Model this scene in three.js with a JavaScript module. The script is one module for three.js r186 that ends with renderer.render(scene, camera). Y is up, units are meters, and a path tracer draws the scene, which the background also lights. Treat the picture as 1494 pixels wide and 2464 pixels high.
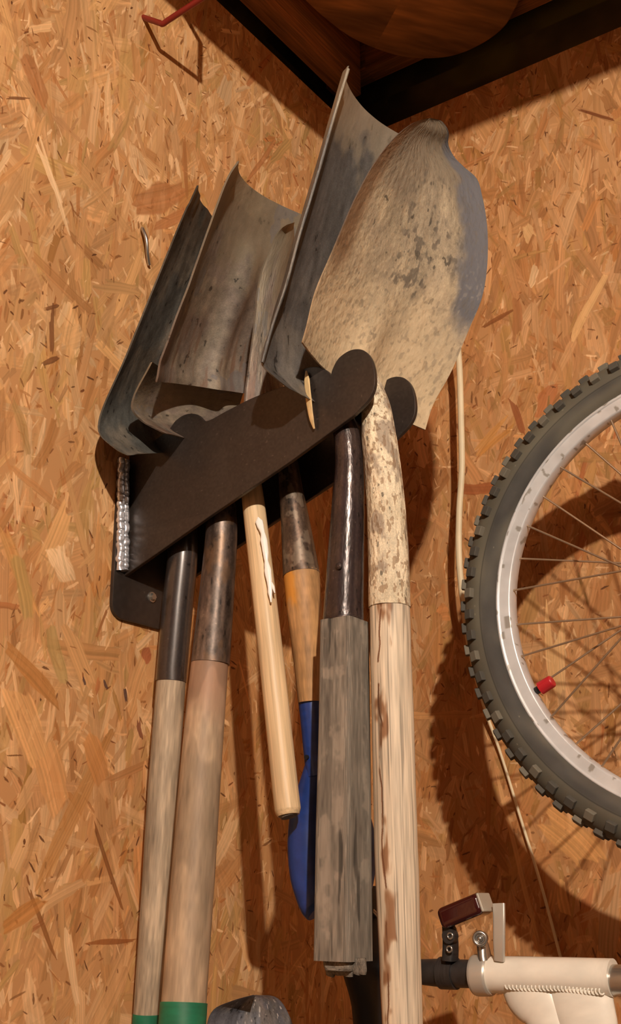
import * as THREE from 'three';
import { mergeGeometries } from 'three/addons/utils/BufferGeometryUtils.js';
import { RoundedBoxGeometry } from 'three/addons/geometries/RoundedBoxGeometry.js';

// ------------------------------------------------------------------ camera, light, exposure
const scene = new THREE.Scene();
scene.background = new THREE.Color(0x000000);
const renderer = new THREE.WebGLRenderer({ antialias: true });
renderer.toneMapping = THREE.LinearToneMapping;
renderer.toneMappingExposure = 1.0;
renderer.shadowMap.enabled = true;
const CY = 1.35;                                  // eye height; the corner of the shed is x = 0, z = 0
const FPX = 2772, PITCH = 18.5 * Math.PI / 180, YAW = 35.1 * Math.PI / 180;
const C = new THREE.Vector3(1.064, CY, 1.696);
const fwd = new THREE.Vector3(-Math.sin(YAW) * Math.cos(PITCH), Math.sin(PITCH), -Math.cos(YAW) * Math.cos(PITCH));
const camera = new THREE.PerspectiveCamera(2 * Math.atan(1232 / FPX) * 180 / Math.PI, 1494 / 2464, 0.02, 30);
camera.position.copy(C); camera.lookAt(C.clone().add(fwd)); camera.updateMatrixWorld();
const camRight = new THREE.Vector3().crossVectors(fwd, new THREE.Vector3(0, 1, 0)).normalize();
const camUp = new THREE.Vector3().crossVectors(camRight, fwd);
const LAMP = { pos: [2.0, CY + 1.325, 2.5], colour: 0xfff0de, intensity: 24.5, deck: CY + 1.374 };

// ------------------------------------------------------------------ helpers
const V = (x, y, z) => new THREE.Vector3(x, y, z);
const lerp = (a, b, t) => a + (b - a) * t, clamp = (x, a = 0, b = 1) => Math.min(b, Math.max(a, x));
const smooth = (a, b, x) => { const t = clamp((x - a) / (b - a)); return t * t * (3 - 2 * t); };
function rng(seed) { let s = seed >>> 0; return () => { s = (s + 0x6D2B79F5) >>> 0; let t = s; t = Math.imul(t ^ (t >>> 15), t | 1); t ^= t + Math.imul(t ^ (t >>> 7), t | 61); return ((t ^ (t >>> 14)) >>> 0) / 4294967296; }; }
function ray(px, py) { return fwd.clone().addScaledVector(camRight, (px - 747) / FPX).addScaledVector(camUp, (1232 - py) / FPX); }
// a point measured in the photograph, placed on a plane of the room (distance from a wall, or height)
function onZ(px, py, z) { const r = ray(px, py), s = (z - C.z) / r.z; const p = C.clone().addScaledVector(r, s); p.s = s; return p; }
function onX(px, py, x) { const r = ray(px, py), s = (x - C.x) / r.x; const p = C.clone().addScaledVector(r, s); p.s = s; return p; }
function onY(px, py, y) { const r = ray(px, py), s = (y - C.y) / r.y; const p = C.clone().addScaledVector(r, s); p.s = s; return p; }
const taken = {};
function numbered(n) { if (!(n in taken)) { taken[n] = 0; return n; } taken[n]++; return n + '_' + String(taken[n]).padStart(3, '0'); }
function thing(name, label, category, pos = [0, 0, 0], group) {
  const o = new THREE.Group(); o.name = numbered(name); o.position.set(...pos); scene.add(o);
  o.userData = { label, category }; if (group) o.userData.group = group; return o;
}
// mesh in world coordinates, re-based to its parent's position
function part(name, geo, mat, parent, label) {
  const g = geo.clone(); if (parent && parent.userData.base) g.translate(-parent.userData.base.x, -parent.userData.base.y, -parent.userData.base.z);
  else if (parent) { const p = parent.getWorldPosition(V(0, 0, 0)); g.translate(-p.x, -p.y, -p.z); }
  const m = new THREE.Mesh(g, mat); m.name = name; m.castShadow = m.receiveShadow = true; parent.add(m);
  if (label) m.userData.label = label; return m;
}
function struct(name, geo, mat, label, category, kind = 'structure') {
  const m = new THREE.Mesh(geo, mat); m.name = numbered(name); m.castShadow = m.receiveShadow = true;
  m.userData = { label, category }; if (kind) m.userData.kind = kind; scene.add(m); return m;
}
function box(x0, x1, y0, y1, z0, z1) { const g = new THREE.BoxGeometry(x1 - x0, y1 - y0, z1 - z0); g.translate((x0 + x1) / 2, (y0 + y1) / 2, (z0 + z1) / 2); return g; }
// box whose uv are metres
function mbox(x0, x1, y0, y1, z0, z1, sc = 1) {
  const g = box(x0, x1, y0, y1, z0, z1), p = g.attributes.position, n = g.attributes.normal, uv = g.attributes.uv;
  for (let i = 0; i < p.count; i++) {
    const ax = Math.abs(n.getX(i)), ay = Math.abs(n.getY(i));
    if (ax > .5) uv.setXY(i, p.getZ(i) * sc, p.getY(i) * sc); else if (ay > .5) uv.setXY(i, p.getX(i) * sc, p.getZ(i) * sc); else uv.setXY(i, p.getX(i) * sc, p.getY(i) * sc);
  }
  return g;
}
// value noise
const PERM = new Float32Array(65536); { const r = rng(77); for (let i = 0; i < 65536; i++) PERM[i] = r(); }
function vn(x, y) {
  const xi = Math.floor(x), yi = Math.floor(y), fx = x - xi, fy = y - yi, u = fx * fx * (3 - 2 * fx), v = fy * fy * (3 - 2 * fy);
  const a = (xi & 255) + ((yi & 255) << 8), b = ((xi + 1) & 255) + ((yi & 255) << 8), c = (xi & 255) + (((yi + 1) & 255) << 8), d = ((xi + 1) & 255) + (((yi + 1) & 255) << 8);
  return lerp(lerp(PERM[a], PERM[b], u), lerp(PERM[c], PERM[d], u), v);
}
function fbm(x, y, o = 4) { let s = 0, a = .5, t = 0; for (let i = 0; i < o; i++) { s += a * vn(x + i * 17.3, y + i * 9.1); t += a; x *= 2.03; y *= 2.03; a *= .5; } return s / t; }
function dataTex(data, w, h, srgb = true, repeat = false) {
  const t = new THREE.DataTexture(data, w, h, THREE.RGBAFormat, THREE.UnsignedByteType);
  t.magFilter = THREE.LinearFilter; t.minFilter = THREE.LinearMipmapLinearFilter; t.generateMipmaps = true;
  if (srgb) t.colorSpace = THREE.SRGBColorSpace; t.wrapS = t.wrapT = repeat ? THREE.RepeatWrapping : THREE.ClampToEdgeWrapping; t.needsUpdate = true; return t;
}
// f(u, v) -> [r, g, b] 0..255, u and v in 0..1
function paint(w, h, f, srgb = true) {
  const d = new Uint8Array(w * h * 4);
  for (let j = 0; j < h; j++) for (let i = 0; i < w; i++) { const c = f(i / w, j / h), k = (j * w + i) * 4; d[k] = clamp(c[0], 0, 255); d[k + 1] = clamp(c[1], 0, 255); d[k + 2] = clamp(c[2], 0, 255); d[k + 3] = 255; }
  return dataTex(d, w, h, srgb, true);
}
const mixc = (a, b, t) => [lerp(a[0], b[0], t), lerp(a[1], b[1], t), lerp(a[2], b[2], t)];
const mulc = (a, k) => [a[0] * k, a[1] * k, a[2] * k];

// sweep of an elliptic (or squarish) section along points [Vector3, ra, rb]; ra lies along +z, rb across
function sweep(pts, { rows = 24, seg = 20, ex = 1, caps = true, wob = 0, ref = V(0, 0, 1) } = {}) {
  const curve = new THREE.CatmullRomCurve3(pts.map(p => p[0]), false, 'centripetal');
  const pos = [], uv = [], idx = [], n = pts.length - 1;
  const ring = [];
  for (let i = 0; i <= rows; i++) {
    const t = i / rows, p = curve.getPoint(t), T = curve.getTangent(t);
    const k = Math.min(n - 1, Math.floor(t * n)), f = t * n - k;
    const ra = lerp(pts[k][1], pts[k + 1][1], f), rb = lerp(pts[k][2] ?? pts[k][1], pts[k + 1][2] ?? pts[k + 1][1], f);
    const U = ref.clone().addScaledVector(T, -ref.dot(T)).normalize(), W = new THREE.Vector3().crossVectors(T, U);
    ring.push(p);
    for (let j = 0; j <= seg; j++) {
      const a = j / seg * Math.PI * 2 + (ex < .9 ? 0 : 2.53), c = Math.cos(a), s = Math.sin(a);
      const cc = Math.sign(c) * Math.pow(Math.abs(c), ex), ss = Math.sign(s) * Math.pow(Math.abs(s), ex);
      const w = wob ? 1 + wob * (vn(t * rows * .35 + 3, (j % seg) * .5) - .5) : 1;
      const q = p.clone().addScaledVector(U, cc * ra * w).addScaledVector(W, ss * rb * w);
      pos.push(q.x, q.y, q.z); uv.push(j / seg, t);
    }
  }
  for (let i = 0; i < rows; i++) for (let j = 0; j < seg; j++) { const a = i * (seg + 1) + j, b = a + 1, c = a + seg + 1, d = c + 1; idx.push(a, b, c, b, d, c); }
  const g = new THREE.BufferGeometry();
  g.setAttribute('position', new THREE.Float32BufferAttribute(pos, 3)); g.setAttribute('uv', new THREE.Float32BufferAttribute(uv, 2)); g.setIndex(idx); g.computeVertexNormals();
  // close the seam
  const N = g.attributes.normal;
  for (let i = 0; i <= rows; i++) { const a = i * (seg + 1), b = a + seg; const x = N.getX(a) + N.getX(b), y = N.getY(a) + N.getY(b), z = N.getZ(a) + N.getZ(b), l = Math.hypot(x, y, z) || 1; N.setXYZ(a, x / l, y / l, z / l); N.setXYZ(b, x / l, y / l, z / l); }
  if (!caps) return g;
  const cap = (i, flip) => {
    const cp = [ring[i].x, ring[i].y, ring[i].z], cu = [.5, .5], ci = [];
    for (let j = 0; j <= seg; j++) { const k = (i * (seg + 1) + j) * 3; cp.push(pos[k], pos[k + 1], pos[k + 2]); cu.push(.5 + .4 * Math.cos(j / seg * 6.283), .5 + .05 * Math.sin(j / seg * 6.283)); }
    for (let j = 1; j <= seg; j++) flip ? ci.push(0, j, j + 1) : ci.push(0, j + 1, j);
    const h = new THREE.BufferGeometry(); h.setAttribute('position', new THREE.Float32BufferAttribute(cp, 3)); h.setAttribute('uv', new THREE.Float32BufferAttribute(cu, 2)); h.setIndex(ci); h.computeVertexNormals(); return h;
  };
  return mergeGeometries([g, cap(0, false), cap(rows, true)]);
}
// thick curved sheet between two edge curves; bulge(s, t) in metres along the back normal (towards the left wall)
function sheet(left, right, bulge, { nS = 40, nT = 60, th = .0025, edge = null } = {}) {
  const cl = new THREE.CatmullRomCurve3(left, false, 'centripetal'), cr = new THREE.CatmullRomCurve3(right, false, 'centripetal');
  const P = [], Nn = [];
  const base = (s, t) => cl.getPointAt(clamp(t)).lerp(cr.getPointAt(clamp(t)), s);
  const axis = base(.5, .98).sub(base(.5, .02)).normalize();
  const across = cr.getPointAt(.4).sub(cl.getPointAt(.4)).normalize();
  const N = new THREE.Vector3().crossVectors(axis, across).normalize(); if (N.x > 0) N.negate();
  for (let i = 0; i <= nT; i++) for (let j = 0; j <= nS; j++) {
    const s = j / nS, t = i / nT; P.push(base(s, t).addScaledVector(N, bulge(s, t, cl.getPointAt(t).distanceTo(cr.getPointAt(t))) + (fbm(s * 5 + 3, t * 7 + 1, 2) - .5) * .0016));
  }
  const id = (i, j) => i * (nS + 1) + j, pos = [], uv = [], idx = [];
  for (let side = 0; side < 2; side++) for (let i = 0; i <= nT; i++) for (let j = 0; j <= nS; j++) {
    const p = P[id(i, j)].clone(); if (side) p.addScaledVector(N, th); pos.push(p.x, p.y, p.z); uv.push(j / nS, i / nT);
  }
  const M = (nS + 1) * (nT + 1);
  for (let i = 0; i < nT; i++) for (let j = 0; j < nS; j++) { const a = id(i, j), b = id(i, j + 1), c = id(i + 1, j), d = id(i + 1, j + 1); idx.push(a, b, c, b, d, c); idx.push(M + a, M + c, M + b, M + b, M + c, M + d); }
  const g = new THREE.BufferGeometry(); g.setAttribute('position', new THREE.Float32BufferAttribute(pos, 3)); g.setAttribute('uv', new THREE.Float32BufferAttribute(uv, 2)); g.setIndex(idx); g.computeVertexNormals();
  const loop = []; for (let j = 0; j < nS; j++) loop.push(id(0, j)); for (let i = 0; i < nT; i++) loop.push(id(i, nS)); for (let j = nS; j > 0; j--) loop.push(id(nT, j)); for (let i = nT; i > 0; i--) loop.push(id(i, 0));
  const rp = [], ru = [], ri = [];
  loop.forEach((k, q) => { for (let side = 0; side < 2; side++) { rp.push(pos[(side * M + k) * 3], pos[(side * M + k) * 3 + 1], pos[(side * M + k) * 3 + 2]); ru.push(uv[k * 2], uv[k * 2 + 1]); } const a = q * 2, b = ((q + 1) % loop.length) * 2; ri.push(a, a + 1, b, b, a + 1, b + 1); });
  const r = new THREE.BufferGeometry(); r.setAttribute('position', new THREE.Float32BufferAttribute(rp, 3)); r.setAttribute('uv', new THREE.Float32BufferAttribute(ru, 2)); r.setIndex(ri); r.computeVertexNormals();
  const out = mergeGeometries([g, r]); out.userData = { N }; return out;
}
// handle points: [px, py, z, width px]
const hp = (px, py, z, w, wb) => { const p = onZ(px, py, z); return [p, w / 2 * p.s / FPX, (wb ?? w) / 2 * p.s / FPX]; };

// ------------------------------------------------------------------ oriented strand board
function osb(W, H, wm, hm, seed, tilt, marks = [], tint = [1, 1, 1]) {
  const R = rng(seed), d = new Uint8Array(W * H * 4), hgt = new Uint8Array(W * H);
  const G = new Float32Array(2048); for (let i = 0; i < 2048; i++) G[i] = R() - .5;
  for (let i = 0; i < 2048; i++) G[i] = (G[i] + G[(i + 1) & 2047] + G[(i + 2) & 2047] * .5) * .8;
  for (let i = 0; i < W * H; i++) { d[i * 4] = 188; d[i * 4 + 1] = 138; d[i * 4 + 2] = 90; d[i * 4 + 3] = 255; hgt[i] = 80; }
  const sx = W / wm, sy = H / hm;
  const gl = q => { const i = Math.floor(q), f = q - i; return lerp(G[i & 2047], G[(i + 1) & 2047], f * f * (3 - 2 * f)); };
  function flake(cx, cy, len, wid, ang, col, h, gr, taper, alpha = .86) {
    const ca = Math.cos(ang), sa = Math.sin(ang), L = len / 2, B = wid / 2;
    const ex = Math.abs(ca) * L + Math.abs(sa) * B, ey = Math.abs(sa) * L + Math.abs(ca) * B;
    const i0 = Math.max(0, Math.floor((cx - ex) * sx)), i1 = Math.min(W - 1, Math.ceil((cx + ex) * sx)), j0 = Math.max(0, Math.floor((cy - ey) * sy)), j1 = Math.min(H - 1, Math.ceil((cy + ey) * sy));
    const o1 = R() * 2048, o2 = R() * 2048, o3 = R() * 2048, o4 = R() * 2048, jag = .15 + R() * .55, sk = (R() - .5) * 1.6, wf = 2 + R() * 4, bend = (R() - .5) * .5, f1 = 2 + R() * 3, f2 = 2 + R() * 4, soft = .06 + .12 * R(), tone = (R() - .5) * .14;
    for (let j = j0; j <= j1; j++) for (let i = i0; i <= i1; i++) {
      const x = (i + .5) / sx - cx, y = (j + .5) / sy - cy; const a = (x * ca + y * sa) / L, b0 = (-x * sa + y * ca) / B;
      if (a > 1 || a < -1 || b0 > 1 || b0 < -1) continue;
      const b = b0 + bend * (a * a - .4), sh = b * sk * B / L;
      const e1 = 1 - jag * .5 + gl(o1 + b * f1) * jag + sh - a, e2 = a + 1 - jag * .5 + gl(o2 + b * f1) * jag - sh;
      const ed = .80 - taper * a * a; const e3 = ed + gl(o3 + a * f2) * .34 - b, e4 = ed + gl(o4 + a * f2) * .34 + b;
      const m = Math.min(Math.min(e1, e2) * L / B, e3, e4); if (m <= 0) continue;
      const q = b * B * 1150 + Math.sin(a * wf + o3) * .9, g = gl(o1 + q), g2 = gl(o2 + q * 2.6 + a * .6);
      const k = 1 + tone * a + gr * (g * .12 + g2 * .06), n = (j * W + i), al = alpha * Math.min(1, m / soft);
      d[n * 4] += (Math.min(255, col[0] * k) - d[n * 4]) * al; d[n * 4 + 1] += (Math.min(255, col[1] * k) - d[n * 4 + 1]) * al; d[n * 4 + 2] += (Math.min(255, col[2] * k * (1 + g * .03)) - d[n * 4 + 2]) * al; hgt[n] += (h + g * 22 - hgt[n]) * al;
    }
  }
  const pal = [[204, 156, 108], [212, 166, 118], [198, 148, 100], [190, 138, 88], [218, 174, 128], [200, 152, 102], [182, 128, 80], [206, 158, 106], [194, 144, 98], [224, 184, 140], [186, 146, 92]].map(c => [c[0] * tint[0], c[1] * tint[1], c[2] * tint[2]]);
  const area = wm * hm, cnt = Math.round(area * 4000);
  const pickAng = () => { const u = R(); return u < .75 ? Math.PI / 2 + tilt + (R() + R() + R() - 1.5) * .66 : R() * Math.PI; };
  for (let i = 0; i < cnt; i++) {
    let c = pal[(R() * pal.length) | 0]; const v = .89 + R() * .17; c = mulc(c, v); if (R() < .05) c = [158 + R() * 20, 104 + R() * 14, 62];
    const big = R(); const len = big < .4 ? .055 + R() * .095 : .02 + R() * .05, wid = big < .12 ? .02 + R() * .026 : big < .4 ? .009 + R() * .016 : .004 + R() * .010;
    flake(R() * wm, R() * hm, len, wid, pickAng(), c, 90 + R() * 80, 1, R() * .5, .55 + R() * .4);
    if (R() < .6) flake(R() * wm, R() * hm, .006 + R() * .026, .002 + R() * .0035, R() < .55 ? pickAng() : R() * Math.PI, R() < .5 ? mulc([140, 90, 50], .8 + R() * .5) : mulc([222, 182, 136], .92 + R() * .16), 80 + R() * 50, .6, .5, .5 + R() * .4);
  }
  for (let i = 0; i < area * 700; i++) flake(R() * wm, R() * hm, .004 + R() * .014, .0014 + R() * .0028, R() * Math.PI, mulc([104, 62, 34], .8 + R() * .6), 40, .3, .6, .55 + R() * .4);
  for (const m of marks) flake(m[0], m[1], m[2] * 1.12, m[3] * 1.2, m[4], m[5], m[6] ?? 150, m[7] ?? 1, m[8] ?? .3, .74);
  return { d, hgt };
}
const H0 = CY - .42, H1 = CY + 1.53;           // height range of the strand board that the photograph shows
const LWm = 1.0, LHm = H1 - H0;
// a flake, or a painted shadow streak, seen in the photograph: its centre, length and width along the wall
const lm = (px, py) => { const p = onX(px, py, 0); return [p.z, p.y - H0]; };
const lf = (x0, y0, x1, y1, w, col) => { const a = lm(x0, y0), b = lm(x1, y1); return [(a[0] + b[0]) / 2, (a[1] + b[1]) / 2, Math.hypot(a[0] - b[0], a[1] - b[1]), w, Math.atan2(b[1] - a[1], b[0] - a[0]), col, 170]; };
const rm = (px, py) => { const p = onZ(px, py, 0); return [p.x, p.y - H0]; };
const rf = (x0, y0, x1, y1, w, col) => { const a = rm(x0, y0), b = rm(x1, y1); return [(a[0] + b[0]) / 2, (a[1] + b[1]) / 2, Math.hypot(a[0] - b[0], a[1] - b[1]), w, Math.atan2(b[1] - a[1], b[0] - a[0]), col, 170]; };
const BR = [168, 110, 66], LT = [234, 196, 150], DK = [108, 66, 38], OL = [178, 142, 90];
const leftMarks = [
  lf(320, 490, 445, 455, .045, BR), lf(370, 545, 450, 505, .02, BR), lf(225, 1980, 290, 2180, .007, [120, 72, 36]), lf(55, 2100, 130, 2300, .007, [130, 80, 40]),
  lf(85, 340, 145, 480, .012, LT), lf(100, 340, 165, 560, .008, LT), lf(20, 1560, 150, 1700, .024, [176, 118, 62]), lf(120, 1320, 170, 1400, .035, LT), lf(145, 1300, 160, 1395, .02, LT),
  lf(270, 1760, 60, 2200, .022, [190, 134, 78]), lf(30, 1650, 110, 1850, .05, [218, 164, 106]), lf(0, 2240, 110, 2165, .02, [180, 118, 60]), lf(110, 1800, 150, 1950, .05, [206, 150, 94]), lf(210, 1770, 250, 1880, .035, [192, 130, 74]),
  lf(160, 2240, 185, 2420, .015, LT), lf(60, 130, 110, 260, .03, BR), lf(600, 430, 660, 340, .012, BR), lf(640, 190, 690, 300, .018, LT), lf(480, 210, 475, 262, .014, OL), lf(420, 200, 450, 290, .012, LT), lf(425, 380, 432, 430, .012, LT),
  lf(5, 235, 75, 238, .004, DK), lf(200, 1630, 206, 1650, .005, [70, 50, 50]), lf(250, 1635, 258, 1660, .005, [70, 50, 50]), lf(300, 1655, 304, 1690, .006, [70, 50, 50]), lf(332, 1730, 340, 1780, .008, [110, 60, 40]),
  lf(125, 735, 125, 850, .010, DK), lf(105, 745, 140, 735, .006, DK), lf(95, 880, 140, 860, .008, DK), lf(360, 1560, 345, 1590, .02, [150, 80, 50]), lf(575, 1590, 600, 1690, .005, [226, 170, 110]), lf(575, 2230, 600, 2330, .016, [226, 174, 116]),
  lf(340, 2030, 350, 2200, .03, [204, 140, 84]), lf(200, 2270, 330, 2262, .006, [140, 80, 38]), lf(0, 1250, 90, 1500, .02, [200, 146, 86]), lf(120, 1500, 150, 1640, .03, [170, 140, 86]), lf(40, 1330, 70, 1500, .03, [172, 140, 84]),
];
const rightMarks = [
  rf(1370, 830, 1450, 670, .016, [222, 176, 118]), rf(1285, 590, 1262, 540, .022, [230, 186, 130]), rf(1385, 262, 1478, 290, .006, [110, 58, 28]), rf(1330, 1440, 1345, 1700, .034, [224, 180, 124]), rf(1120, 1130, 1220, 1010, .022, [206, 146, 80]), rf(1150, 1100, 1240, 1020, .012, [196, 134, 68]),
  rf(1160, 790, 1235, 745, .009, [130, 76, 38]), rf(1230, 960, 1262, 1050, .014, [140, 78, 44]), rf(1095, 1180, 1200, 1175, .024, [150, 82, 44]), rf(1350, 2120, 1360, 2200, .02, [214, 160, 100]), rf(1200, 1880, 1300, 2290, .010, [214, 164, 110]),  // reddish streak left of the wheel: a cast shadow painted into the board
  rf(1290, 640, 1275, 690, .016, LT), rf(1240, 720, 1245, 830, .02, BR), rf(1400, 560, 1440, 470, .02, [196, 132, 76]), rf(1300, 1950, 1450, 2090, .05, [216, 160, 98]), rf(1050, 1480, 1085, 1470, .03, [200, 132, 76]),
];
const LW = 2048, LH = 4096;
const ol = osb(LW, LH, LWm, LHm, 1234, .12, leftMarks, [.985, .975, .945]);
const orr = osb(2048, 2048, 1.15, LHm, 991, -.05, rightMarks, [.94, .89, .83]);
function heightTex(h, W, H, k = 2) { const w = W / k, hh = H / k, d = new Uint8Array(w * hh * 4); for (let j = 0; j < hh; j++) for (let i = 0; i < w; i++) { const v = h[(j * k) * W + i * k], n = (j * w + i) * 4; d[n] = d[n + 1] = d[n + 2] = v; d[n + 3] = 255; } return dataTex(d, w, hh, false); }
const HALF = LH / 2;
function osbMat(o, W, H, y0, y1) {
  const d = o.d.subarray(y0 * W * 4, y1 * W * 4), h = o.hgt.subarray(y0 * W, y1 * W);
  return new THREE.MeshPhysicalMaterial({ map: dataTex(new Uint8Array(d), W, y1 - y0), bumpMap: heightTex(h, W, y1 - y0), bumpScale: .0008, roughness: .66, specularIntensity: .5 });
}
const mOsbL0 = osbMat(ol, LW, LH, 0, HALF), mOsbL1 = osbMat(ol, LW, LH, HALF, LH), mOsbR = osbMat(orr, 2048, 2048, 0, 2048);
const osbSmall = osb(512, 512, .8, .8, 5, 0); const mOsbFar = new THREE.MeshStandardMaterial({ map: dataTex(osbSmall.d, 512, 512, true, true), roughness: .75 });

// ------------------------------------------------------------------ room shell
const RX = 3.3, RZ = 3.7, ROOF = CY + 2.05, OT = CY + 1.48;      // OT: top of the strand board
function wallBox(x0, x1, y0, y1, z0, z1, uvf) {
  const g = box(x0, x1, y0, y1, z0, z1), p = g.attributes.position, uv = g.attributes.uv; for (let i = 0; i < p.count; i++) { const q = uvf(p.getX(i), p.getY(i), p.getZ(i)); uv.setXY(i, q[0], q[1]); } return g;
}
const wl = struct('wall_left', mbox(-.018, 0, 0, H0, 0, RZ, 1.25), mOsbFar, 'left strand board wall that carries the tool rack', 'wall');
const HM = H0 + LHm / 2;
part('board', wallBox(-.018, 0, H0, HM, 0, 1.0, (x, y, z) => [z / LWm, (y - H0) / (LHm / 2)]), mOsbL0, wl);
part('board', wallBox(-.018, 0, HM, OT, 0, 1.0, (x, y, z) => [z / LWm, (y - HM) / (LHm / 2)]), mOsbL1, wl);
part('board', mbox(-.018, 0, H0, OT, 1.0, RZ, 1.25), mOsbFar, wl);
const wr = struct('wall_right', mbox(0, RX, 0, H0, -.018, 0, 1.25), mOsbFar, 'right strand board wall behind the bicycle wheel', 'wall');
part('board', wallBox(0, 1.15, H0, OT, -.018, 0, (x, y, z) => [x / 1.15, (y - H0) / LHm]), mOsbR, wr);
part('board', mbox(1.15, RX, H0, OT, -.018, 0, 1.25), mOsbFar, wr);
const mDarkBoards = new THREE.MeshStandardMaterial({ map: paint(128, 256, (u, v) => mulc([74, 58, 44], .7 + .6 * fbm(u * 24, v * 5))), roughness: .85 });  // dark tone of the unseen walls, chosen to cut bounced light
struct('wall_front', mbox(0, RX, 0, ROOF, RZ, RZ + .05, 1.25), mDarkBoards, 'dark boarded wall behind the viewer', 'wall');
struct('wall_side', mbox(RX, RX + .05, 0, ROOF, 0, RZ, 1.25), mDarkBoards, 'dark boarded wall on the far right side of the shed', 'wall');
const mFloor = new THREE.MeshStandardMaterial({ map: paint(256, 256, (u, v) => mulc([72, 66, 60], .8 + .4 * fbm(u * 12, v * 12))), roughness: .9 });  // unseen floor, toned dark so less light bounces up
struct('floor', box(-.2, RX + .05, -.06, 0, -.2, RZ + .05), mFloor, 'dark-toned shed floor', 'floor');

// lumber texture: grain runs along v
function lumberTex(w, h, seed, base, o = {}) {
  const { ring = 9, amp = .22, fine = .16, blot = .12, len = 4, sp = 0, knots = [] } = o; const S = seed * 13.7;
  return paint(w, h, (u, v) => {
    let uu = u; for (const k of knots) { const dx = (u - k[0]), dy = (v - k[1]) * k[3]; const q = Math.exp(-(dx * dx + dy * dy) / (k[2] * k[2])); uu += dx * q * 1.4; }
    const a = fbm(uu * ring + S, v * len * .4 + S, 3), b = vn(uu * ring * 9 + S, v * len * 3), c = vn(uu * ring * 28 + S, v * len * 9), e = fbm(u * 4 + S, v * 8 + S, 3);
    let k = 1 + (a - .5) * 2 * amp + (b - .5) * 2 * fine + (c - .5) * fine + (e - .5) * 2 * blot; let col = mulc(base, k);
    for (const q of knots) { const dx = (u - q[0]), dy = (v - q[1]) * q[3]; const r = Math.sqrt(dx * dx + dy * dy) / q[2]; if (r < .6) col = mixc(mulc(base, .4), col, smooth(.2, .6, r)); }
    return o.post ? o.post(u, v, col, S) : col;
  });
}
const mBeam = new THREE.MeshStandardMaterial({ map: lumberTex(128, 512, 3, [176, 118, 66], { len: 6 }), roughness: .75 });
// framing in the wall cavities above the strand board
function boardAlong(axis, a0, a1, y0, y1, b0, b1) {   // grain along its length
  const g = axis === 'z' ? box(b0, b1, y0, y1, a0, a1) : box(a0, a1, y0, y1, b0, b1), p = g.attributes.position, uv = g.attributes.uv;
  for (let i = 0; i < p.count; i++) { const l = axis === 'z' ? p.getZ(i) : p.getX(i), t = axis === 'z' ? p.getX(i) : p.getZ(i); uv.setXY(i, (p.getY(i) + t) * 5, l * .8); } return g;
}
struct('trim_1', boardAlong('z', 0, RZ, CY + 1.585, CY + 1.72, -.04, .0), mBeam, 'dark brown ledger board above the left wall', 'ledger board');
struct('trim_2', boardAlong('x', -.1, RX, CY + 1.66, CY + 1.80, -.06, -.02), mBeam, 'shadowed ledger board above the right wall', 'ledger board');
struct('trim_3', boardAlong('z', -.1, RZ, OT - .09, OT - .045, -.105, -.02), mBeam, 'top plate behind the left strand board', 'top plate');
struct('trim_4', boardAlong('x', 0, RX, OT - .09, OT - .045, -.105, -.02), mBeam, 'top plate behind the right strand board', 'top plate');
const mSheath = new THREE.MeshStandardMaterial({ map: paint(256, 256, (u, v) => mixc(mulc([84, 72, 44], .5 + fbm(u * 9, v * 9)), [120, 110, 40], smooth(.62, .72, fbm(u * 5 + 4, v * 5, 3)) * .5)), roughness: .95 });
struct('wall_left', mbox(-.16, -.11, 0, ROOF, -.16, RZ, 1), mSheath, 'outer sheathing seen in the gap above the left wall', 'sheathing');
struct('wall_right', mbox(-.11, RX, 0, ROOF, -.16, -.11, 1), mSheath, 'outer sheathing seen in the gap above the right wall', 'sheathing');
const roof = struct('ceiling', mbox(-.16, RX + .05, ROOF + .02, ROOF + .05, -.16, RZ + .05, 1), mBeam, 'dark boarded shed roof above the corner', 'roof');
for (let i = 0; i < 24; i++) part('plank', boardAlong('z', -.15, RZ, ROOF, ROOF + .02, -.15 + i * .144, -.15 + i * .144 + .139), mBeam, roof);
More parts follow.
